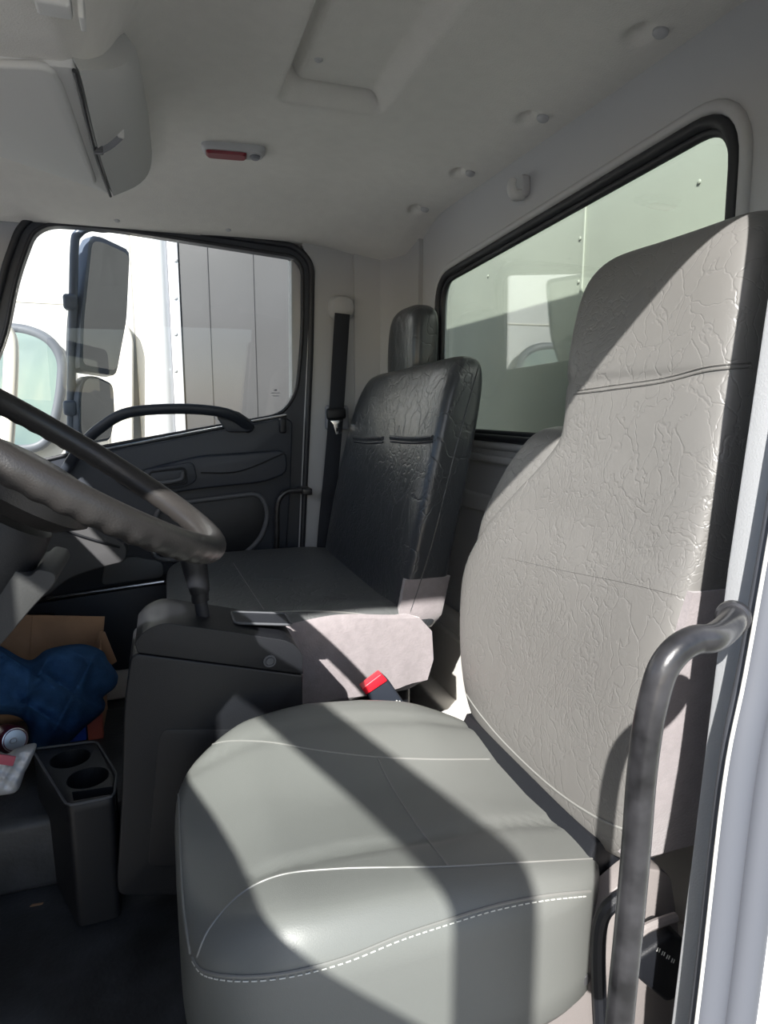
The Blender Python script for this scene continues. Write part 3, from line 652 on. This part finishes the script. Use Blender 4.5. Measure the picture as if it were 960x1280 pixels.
# rear lid: curved flap between the lower edge and the headliner
A_ = [at(x, y, Z=ZB - .002) for x, y in ((99, 88), (106, 115), (116, 160), (128, 205), (142, 245))]
C_ = [at(x, y, Z=1.675) for x, y in ((161, 52), (170, 62), (179, 105), (186, 150), (190, 190))]
A_ = smooth_path(A_, 6); C_ = smooth_path(C_, 6); bm = B(); grid = []
for a, c in zip(A_, C_):
    row = []
    for k in range(11):
        t = k / 10; p = a.lerp(c, t); p.x += .022 * math.sin(math.pi * t); p.z -= .010 * math.sin(math.pi * t); row.append(p)
    grid.append(row + [c + Vector((-.05, 0, .06)), a + Vector((-.03, 0, .06))])
loft(bm, grid); bmesh.ops.recalc_face_normals(bm, faces=bm.faces); FT = bvh(bm); fl = put('rear_lid', bm, BINM, ob, sharp=50)
bm = B(); tube(bm, smooth_path([p + Vector((-.006, 0, -.001)) for p in A_], 2), .0028, 8); put('lid_gap', bm, RUB, ob)
lp = traced(FT, [(121, 188), (136, 180), (151, 167)], 6, .001)
if len(lp) > 2:
    bm = B(); tube(bm, lp, .009, 10, flat=(1, .5)); la = put('latch', bm, SEAL, fl)
    bm = B(); rbox(bm, lp[-1], (.012, .012, .018), .003); put('latch_tab', bm, BINM, la)
    bm = B(); rbox(bm, lp[1], (.016, .018, .012), .003); put('latch_catch', bm, DOORG, la)

vc = thing('visor_clip', at(70, 0, Z=1.535), 'small light grey plastic clip on the front headliner above the bin', 'clip')
bm = B(); p = at(66, 0, Z=1.535); rbox(bm, p, (.036, .03, .022), .004); put('clip_base', bm, BINM, vc)
bm = B(); rbox(bm, p + Vector((.028, .002, -.004)), (.006, .03, .03), .002); put('clip_finger', bm, BINM, vc)

lc = at(292, 189, Z=1.742); lamp = thing('dome_lamp', lc, 'small red-lensed courtesy lamp on the grey headliner', 'lamp')
ax = R('Z', -6); ux, uy = ax @ Vector((1, 0, 0)), ax @ Vector((0, 1, 0))
def plate(bm, c, hx, hy, z0, z1, e=5, sh=.9, n=48):
    loft(bm, [sell((c.x, c.y, z0), hx, hy, e, n, ux, uy), sell((c.x, c.y, z1 + (z0 - z1) * .4), hx, hy, e, n, ux, uy), sell((c.x, c.y, z1), hx * sh, hy * sh, e, n, ux, uy)])
bm = B(); plate(bm, lc, .079, .032, 1.758, 1.734); put('lamp_housing', bm, WALLM, lamp)
bm = B(); plate(bm, lc - ux * .018, .050, .021, 1.737, 1.727, 7); put('red_lens', bm, REDL, lamp)
bm = B(); c = lc + ux * .053; lathe(bm, (c.x, c.y, 1.735), (0, 0, -1), [(0, 0), (.013, 0), (.013, .004), (.009, .009), (0, .010)], 20); put('switch', bm, SEAL, lamp)
first = None
for k, ((cx, cy), lb) in enumerate(zip(CLIPS, ('round grey headliner fastener nearest the driver side', 'round grey headliner fastener directly above the coat hook', 'round grey headliner fastener between the coat hook and the rear corner one', 'round grey headliner fastener nearest the passenger rear corner'))):
    z = ceil_z(cx + .012, cy)
    if first is None:
        bm = B(); lathe(bm, (cx + .006, cy - .01, z - .001), (-.25, 0, -1), [(0, -.004), (.0125, -.002), (.0125, .002), (.010, .005), (.005, .0065), (0, .007)], 24); first = put('headliner_fastener', bm, WALLM); base = first.location.copy(); b0 = (cx, cy, z)
        tag(first, lb, 'fastener', 'fasteners along the rear headliner')
    else:
        o = first.copy(); COL.objects.link(o); o.location = base + Vector((cx - b0[0], cy - b0[1], z - b0[2])); tag(o, lb, 'fastener', 'fasteners along the rear headliner')
for px, py, Z, lb in ((398, 69, 1.78, 'small grey push pin inside the headliner recess'), (145, 257, None, 'small grey push pin above the passenger window, below the bin'), (285, 278, None, 'small grey push pin above the middle of the passenger window')):
    c = at(px, py, Z=Z) if Z else at(px, py, Y=2.24); zz = ceil_z(c.x, c.y)
    bm = B(); lathe(bm, (c.x, c.y, zz + .001), (0, -.15 if Z else -.6, -1), [(0, -.003), (.009, -.002), (.009, .001), (.006, .004), (0, .005)], 18); tag(put('push_pin', bm, WALLM), lb, 'fastener')
hk = thing('coat_hook', Vector((XW, 1.46, 1.59)), 'grey plastic coat hook on the rear wall above the window', 'hook')
bm = B(); loft(bm, [sell((XW - .001 - k, 1.462, 1.618), .026 - abs(k - .010) * .25, .017 - abs(k - .01) * .2, 3, 24, UZ, UY) for k in (0, .006, .012, .018)]); put('hook_base', bm, WALLM, hk)
bm = B(); tube(bm, smooth_path([(XW - .010, 1.462, 1.600), (XW - .032, 1.462, 1.597), (XW - .042, 1.462, 1.612), (XW - .038, 1.462, 1.632)], 6), lambda t: .010 - .004 * t, 10, flat=(1, 1.5)); put('hook_arm', bm, BINM, hk)

# ================================================================== BELTS AND GRAB BARS
sb = thing('seat_belt', at(415, 700, Y=2.25), 'black seat belt with metal tongue hanging on the passenger rear pillar', 'seat belt')
ac = at(427, 386, Y=2.285); bm = B()
loft(bm, [sell((ac.x, ac.y + .012 - d, ac.z + .004), w_, h_, 2.8, 32, UX, UZ) for d, w_, h_ in ((0, .047, .042), (.018, .045, .040), (.03, .038, .033), (.034, .022, .02))]); put('anchor_cover', bm, TRIM, sb)
wp_ = [at(x, y, Y=yy) for x, y, yy in ((428, 392, 2.245), (425, 440, 2.250), (421, 505, 2.252), (415, 580, 2.252), (407, 660, 2.250), (403, 720, 2.245))]
bm = B(); tube(bm, smooth_path(wp_, 6), .027, 8, flat=(1, .07), upv=(1, 0, 0)); put('webbing', bm, WEB, sb)
bm = B(); rbox(bm, at(421, 522, Y=2.268), (.086, .02, .085), .012); put('guide_plate', bm, SEAL, sb)
bm = B(); rbox(bm, at(420, 517, Y=2.238), (.070, .022, .040), .010, R('Y', -4)); tg = put('tongue_grip', bm, BLACK, sb)
bm = B(); prism(bm, Yp([(413, 526), (428, 525), (424, 531), (427, 542), (420, 543), (417, 531)], 2.232), (0, .003, 0), .0006); put('tongue_plate', bm, CHR, tg)
bm = B(); rbox(bm, at(422, 537, Y=2.2305), (.010, .001, .012), .0004); put('tongue_slot', bm, BLACK, tg)

bk = thing('belt_buckle', at(520, 925, Y=1.27), 'black seat belt buckle with a red release button beside the bench seat', 'buckle')
bm = B(); prism(bm, roundpoly(Yp([(453, 862), (478, 843), (486, 850), (520, 900), (494, 918), (459, 870)], 1.25), .006), (0, .022, 0), .004, 3); bkb = put('buckle_body', bm, DOORM, bk)
bm = B(); prism(bm, roundpoly(Yp([(452, 861), (477, 842), (485, 851), (458, 869)], 1.247), .004), (0, .024, 0), .003, 3); put('release_button', bm, RED, bk)
bm = B(); tube(bm, smooth_path([at(x, y, Y=1.262) for x, y in ((505, 895), (530, 935))] + [Vector((.50, 1.27, .30)), Vector((.50, 1.27, .125))], 5), .016, 10, flat=(1, .5)); put('stalk', bm, RUB, bk)
bm = B()
for k in range(6): rbox(bm, at(482 + k * 3.4, 883 - k * 1.6 + (k % 2) * 3, Y=1.249), (.003, .001, .005 + .003 * (k % 2)), 0, R('Y', 25))
put('worn_lettering', bm, THR, bkb, False)

pg = thing('passenger_grab_bar', at(347, 690, Y=2.22), 'black grab bar beside the passenger door pillar', 'grab bar')
bm = B(); tube(bm, smooth_path([at(x, y, Y=2.22) for x, y in ((386, 613), (370, 613), (358, 615), (349, 624), (346, 640), (346, 665), (346, 700))], 6), .0095, 12); put('bar', bm, BAR, pg)
bm = B(); rbox(bm, at(381, 613, Y=2.245), (.035, .09, .022), .004); put('mounting_foot', bm, BAR, pg)
bm = B(); rbox(bm, at(346, 703, Y=2.26), (.03, .10, .022), .004); put('mounting_foot', bm, BAR, pg)

gb = thing('driver_grab_bar', at(772, 1290, Y=.37), 'thick black bent grab bar in the open driver doorway, scuffed', 'grab bar')
bp_ = [at(x, y, Y=.37) for x, y in ((771, 1330), (776, 1260), (786, 1160), (795, 1060), (801, 980), (808, 920), (816, 878), (828, 838), (846, 813), (868, 800), (892, 797))] + [Vector((.425, .392, at(905, 798, Y=.37).z)), Vector((.455, .415, at(905, 800, Y=.37).z))]
bm = B(); tube(bm, smooth_path(bp_, 8), .0108, 20); put('bar', bm, BAR, gb)
bm = B(); lathe(bm, bp_[-1] + Vector((-.006, -.004, 0)), (-.8, -.6, 0), [(0, -.004), (.014, -.003), (.014, .004), (.012, .006), (0, .006)], 24); put('mounting_flange', bm, BAR, gb)

# ================================================================== THINGS ON THE FLOOR
bx = thing('cardboard_box', at(70, 900, Y=1.85), 'open brown cardboard box behind the blue cloth', 'box')
zb_ = FL + .01
def wallp(bm, pts, Y, bot, t=.004): prism(bm, Yp(pts, Y) + [Vector((at(pts[-1][0], 850, Y=Y).x, Y, bot)), Vector((at(pts[0][0], 850, Y=Y).x, Y, bot))], (0, t, 0), .0006)
bm = B(); wallp(bm, [(-60, 766), (38, 769), (131, 771), (129, 792), (122, 815)][:], 1.88, zb_); put('back_panel', bm, CARD, bx)
bm = B(); pa = at(124, 800, Y=1.88); xq = at(131, 771, Y=1.88).x
prism(bm, [Vector((xq - .012, 1.875, .50)), Vector((xq - .012, 1.725, .44)), Vector((xq - .012, 1.725, zb_)), Vector((xq - .012, 1.875, zb_))], (.004, 0, 0), .0005); put('side_panel', bm, CARD, bx)
bm = B(); prism(bm, Yp([(124, 790), (131, 790), (146, 827), (136, 834), (116, 820)], 1.84), (.0, .004, 0), .0006); put('flap', bm, CARD, bx)
bm = B(); tube(bm, Yp([(40, 770), (36, 830)], 1.878), .0012, 5); put('fold_crease', bm, CARD, bx)
def folds(x, y):
    return 1.9 * .018 * (1 - abs(math.sin(x * .055 + y * .030 + .3))) ** 3 + .026 * (1 - abs(math.sin(x * .04 - y * .06 + 1.2))) ** 3 + .010 * math.sin(x * .085 + y * .05) + .010 * math.sin(x * .05 - y * .12 + 1) + .028 * math.exp(-((x - 36 - (y - 820) * -.02) / 7) ** 2) * -1 + .018 * math.exp(-((x - 108 + (y - 830) * .15) / 6) ** 2)
bm = B(); puffy(bm, [(-60, 800), (-20, 803), (0, 812), (34, 829), (56, 816), (81, 810), (105, 809), (127, 817), (134, 829), (141, 838), (147, 849), (143, 860), (128, 873), (130, 888), (105, 910), (82, 931), (58, 936), (38, 933), (33, 905), (10, 893), (-60, 890)], 1.66, .07, folds, rings=26)
tag(put('blue_cloth', bm, BLUE, sharp=None), 'crumpled dark blue cloth draped in front of the cardboard box', 'cloth')
pk = thing('red_carton', at(106, 925, Y=1.70), 'small worn red carton poking out under the blue cloth', 'carton')
bm = B(); q = Yp([(108, 900), (125, 870), (124, 928), (105, 932)], 1.68); prism(bm, [Vector((q[0].x, 1.685, .44)), Vector((q[1].x, 1.685, .46)), Vector((q[1].x, 1.685, FL)), Vector((q[0].x, 1.685, FL))], (0, .03, 0), .002); put('carton_body', bm, REDP, pk)
bm = B(); rbox(bm, Vector(((q[0].x + q[1].x) / 2, 1.70, .455)), (.05, .03, .006), .001); put('carton_lid', bm, CARD, pk)
q = Yp([(80, 900), (107, 900)], 1.69); bm = B(); prism(bm, [Vector((q[0].x, 1.69, .42)), Vector((q[1].x, 1.69, .43)), Vector((q[1].x, 1.69, FL)), Vector((q[0].x, 1.69, FL))], (0, .02, 0), .006)
tag(put('blue_packet', bm, BLUEP), 'bright blue packet just below the hem of the cloth', 'packet')
can = thing('drink_can', at(14, 930, Y=1.60), 'maroon drink can lying with its silver top facing the doorway', 'can')
c0 = at(19, 925, Y=1.56); dc_ = Vector((.45, -1, .35)).normalized()
bm = B(); lathe(bm, c0, dc_, [(0, -.11), (.022, -.11), (.030, -.10), (.030, -.012), (.026, -.002), (.0255, 0)], 36); put('can_body', bm, CANR, can)
bm = B(); lathe(bm, c0, dc_, [(.026, -.003), (.0262, .002), (.0245, .0025), (.0235, -.002), (.022, .001), (.010, .0012), (0, .0012)], 36); cl_ = put('can_top', bm, ALU, can)
bm = B(); u1 = dc_.cross(UZ).normalized(); v1 = u1.cross(dc_); tube(bm, [c0 + dc_ * .003 + u1 * (.007 * math.cos(a) + .004) + v1 * (.0055 * math.sin(a)) for a in [k * math.pi / 8 for k in range(16)]], .0014, 6, True); put('pull_tab', bm, ALU, cl_)
def bagf(x, y): return .008 * math.sin(x * .35 + y * .2) + .006 * math.sin(x * .2 - y * .4)
bm = B(); puffy(bm, [(-50, 948), (-10, 944), (6, 948), (20, 940), (43, 935), (38, 952), (30, 968), (22, 988), (4, 994), (-50, 996)], 1.44, .04, bagf, rings=22)
tag(put('plastic_bag', bm, BAG, sharp=None), 'crumpled white plastic bag below the drink can', 'bag')
bm = B(); c = at(8, 950, Y=1.38); rbox(bm, c, (.03, .004, .02), .001, R('Y', 20)); 
tag(put('pink_wrapper', bm, mat('pink_wrapper', (.5, .10, .15), .5)), 'small pink wrapper lying in the white plastic bag', 'wrapper')
# plinth under the clutter so that it rests on the raised tunnel cover
bm = B(); rbox(bm, (-.33, 1.62, .20), (.44, .50, .16), .02); structure(put('trim_16', bm, MAT_))
c = at(83, 1108, Z=FL + .002); bm = B(); prism(bm, [c + Vector(v) for v in ((-.008, -.003, 0), (.006, -.005, 0), (.009, .001, 0), (-.003, .005, 0))], (0, 0, .0012), 0)
tag(put('paper_scrap', bm, PAPER), 'tiny white paper scrap on the black floor mat', 'scrap')
c = at(46, 1131, Z=FL + .001); bm = B(); prism(bm, [c + Vector(v) for v in ((-.012, -.002, 0), (.010, -.003, 0), (.012, .002, 0), (-.009, .004, 0))], (0, 0, .001), 0)
tag(put('leaf_scrap', bm, CARD), 'small pale shred on the black floor mat, left of the paper scrap', 'scrap')

# ================================================================== OPEN DRIVER'S DOOR (stands out of frame, shades the seat)
H0 = Vector((-.60, .55, 0)); H1 = Vector((-.33, -.436, 0)); dv = (H1 - H0).normalized(); dn = dv.cross(UZ)
od = sroot('door_2', H0)
def D(s, z): return H0 + dv * s + UZ * z
Ld = (H1 - H0).length; out_ = [D(.16, .10), D(Ld, .10), D(Ld, 1.50), D(.16, 1.50)]; inn = roundpoly([D(.24, 1.20), D(Ld - .085, 1.20), D(Ld - .085, 1.42), D(.24, 1.42)], .05)
bm = B(); ringplate(bm, roundpoly([D(.16, 1.12), D(Ld, 1.12), D(Ld, 1.50), D(.16, 1.50)], [.0, .0, .07, .03]), inn, D((.24 + Ld - .085) / 2, 1.31), dv, UZ, dn * .04); put('door_frame', bm, RUB, od)
bm = B(); prism(bm, [D(.16, .10), D(Ld, .10), D(Ld, 1.13), D(.16, 1.13)], dn * .06, .02); put('door_panel', bm, RUB, od)
bm = B(); prism(bm, [p + dn * .02 for p in inn], dn * .004, 0); put('window_pane', bm, PANE, od, False)

# ================================================================== OUTSIDE
bm = B(); rbox(bm, (2, 6, -1.10), (60, 60, .1), 0); structure(put('ground', bm, GND))
cbx = thing('cargo_box', Vector((2.2, 1.4, -.2)), 'pale cargo box of the truck seen close behind the rear window', 'cargo box')
bm = B(); rbox(bm, (3.75, 1.50, 1.35), (5.0, 3.0, 3.1), .02); put('box_panel', bm, BOXF, cbx)
bm = B(); rbox(bm, (1.247, 1.80, 1.35), (.006, .014, 3.0), .002); put('panel_seam', bm, BOXF, cbx)
for px, py in ((725, 298), (874, 227), (723, 352), (610, 345), (722, 445)):
    bm = B(); lathe(bm, at(px, py, X=1.248), (-1, 0, 0), [(0, 0), (.006, 0), (.005, .002), (.003, .003), (0, .0032)], 14); put('rivet', bm, BOXF, cbx)
# passenger side mirrors on their pole
mr = thing('side_mirror_assembly', at(92, 545, Y=2.62), 'tall black-framed side mirror with small lower mirror on a pole outside the passenger window', 'mirror')
Ym = 2.62
bm = B(); tube(bm, smooth_path([Vector((-.10, 2.34, 1.76)), Vector((-.12, 2.50, 1.77))] + [at(x, y, Y=Ym) for x, y in ((135, 284), (112, 284), (98, 292), (93, 310), (91, 400), (89, 480), (88, 560))] + [Vector((-.34, 2.60, .90)), Vector((-.36, 2.40, .86)), Vector((-.36, 2.33, .84))], 6), .015, 14); put('pole', bm, MIRH, mr)
def mirror(pts, Yl, Yr, nm, back):
    x0 = min(p[0] for p in pts); x1 = max(p[0] for p in pts)
    P = [at(x, y, Y=Yl + (Yr - Yl) * (x - x0) / (x1 - x0)) for x, y in pts]
    n = (P[1] - P[0]).cross(P[2] - P[1]).normalized()
    if n.x < 0: n = -n
    c = sum(P, Vector()) / len(P); P = roundpoly(P, .03)
    bm = B(); Q = resample(P, 64); cc = sum(Q, Vector()) / 64
    loft(bm, [[cc + (q - cc) * .55 - n * back for q in Q], [cc + (q - cc) * .85 - n * back * .8 for q in Q], [q - n * back * .35 for q in Q], Q, [cc + (q - cc) * .97 + n * .003 for q in Q]])
    h = put('housing' if nm else 'lower_housing', bm, MIRH, mr)
    bm = B(); prism(bm, [cc + (q - cc) * .92 + n * .003 for q in Q], n * .002, 0); put('mirror_glass', bm, MIRR, h, False)
mirror([(112, 294), (126, 296), (162, 313), (158, 400), (145, 470), (99, 463), (101, 400)], 2.60, 2.92, 1, .09)
mirror([(104, 470), (120, 470), (141, 480), (143, 520), (138, 550), (110, 556), (98, 545), (98, 490)], 2.60, 2.82, 0, .07)
for y in (378, 510):
    bm = B(); rbox(bm, at(88, y, Y=Ym), (.045, .05, .055), .012); put('clamp', bm, MIRH, mr)
# the truck parked alongside
nb = thing('parked_box_truck', Vector((.9, 4.5, -1.0)), 'white parked box truck with grey box side, outside the passenger window', 'truck')
YN = 3.8
gx = at(226, 400, Y=YN).x
bm = B(); rbox(bm, (gx + 2.5, YN + 1.25, 1.4), (5.0, 2.5, 3.6), .01); put('box_side', bm, NGREY, nb)
for px in (262, 318):
    bm = B(); xx = at(px, 400, Y=YN).x; rbox(bm, (xx, YN - .002, 1.4), (.008, .006, 3.5), .002); put('panel_joint', bm, NGREY, nb)
bm = B(); p1, p2 = at(182, 400, Y=YN), at(214, 400, Y=YN); tube(bm, [((p1.x + p2.x) / 2, YN + .03, -.4), ((p1.x + p2.x) / 2, YN + .03, 3.2)], (p2.x - p1.x) / 2, 28); put('corner_post', bm, NALU, nb)
bm = B(); p1, p2 = at(213, 400, Y=YN), at(226, 400, Y=YN); rbox(bm, ((p1.x + p2.x) / 2, YN, 1.4), (p2.x - p1.x, .03, 3.6), .004); rs = put('rivet_strip', bm, NALU, nb)
for y in (325, 372, 417, 463):
    bm = B(); lathe(bm, at(219, y, Y=YN - .015), (0, -1, 0), [(0, 0), (.012, 0), (.010, .006), (.004, .009), (0, .009)], 14); put('rivet', bm, NALU, rs)
bm = B(); p1, p2 = at(168, 400, Y=YN), at(184, 400, Y=YN); rbox(bm, ((p1.x + p2.x) / 2, YN + .06, 1.4), (p2.x - p1.x, .05, 3.6), .01); put('edge_strip', bm, NCREAM, nb)
bm = B(); p2 = at(172, 400, Y=YN); rbox(bm, (p2.x - 1.6, YN + 1.0, 1.0), (3.2, 1.8, 3.2), .05); nc = put('cab_body', bm, NWHITE, nb)
bm = B(); a_, b_ = at(-60, 372, Y=YN + .1), at(88, 380, Y=YN + .1); tube(bm, [a_, b_], .006, 6); put('body_crease', bm, NCREAM, nc)
bm = B(); prism(bm, roundpoly(Yp([(155, 400), (160, 405), (166, 425), (166, 600), (140, 600), (120, 400)], YN - .05), .03), (0, .2, 0), .03, 3); put('fairing', bm, NCREAM, nb)
wq = roundpoly(Yp([(-60, 410), (30, 411), (62, 424), (78, 450), (74, 500), (58, 560), (-60, 560)], YN + .05), [.05, .12, .12, .12, .1, .1, .05])
bm = B(); tube(bm, resample(wq, 90), .028, 12, True, upv=(0, 1, 0)); put('window_frame', bm, mat('neighbour_seal', (.10, .11, .13), .5), nb, sharp=None)
bm = B(); prism(bm, [p - Vector((0, .02, 0)) for p in wq], (0, .05, 0), 0); put('cab_window', bm, NGLS, nb, False)
bm = B(); tube(bm, smooth_path([at(x, y, Y=3.3) for x, y in ((-50, 402), (-5, 405), (10, 418), (14, 440), (12, 500), (8, 560))], 6), .030, 12); put('mirror_bracket', bm, NCREAM, nb)
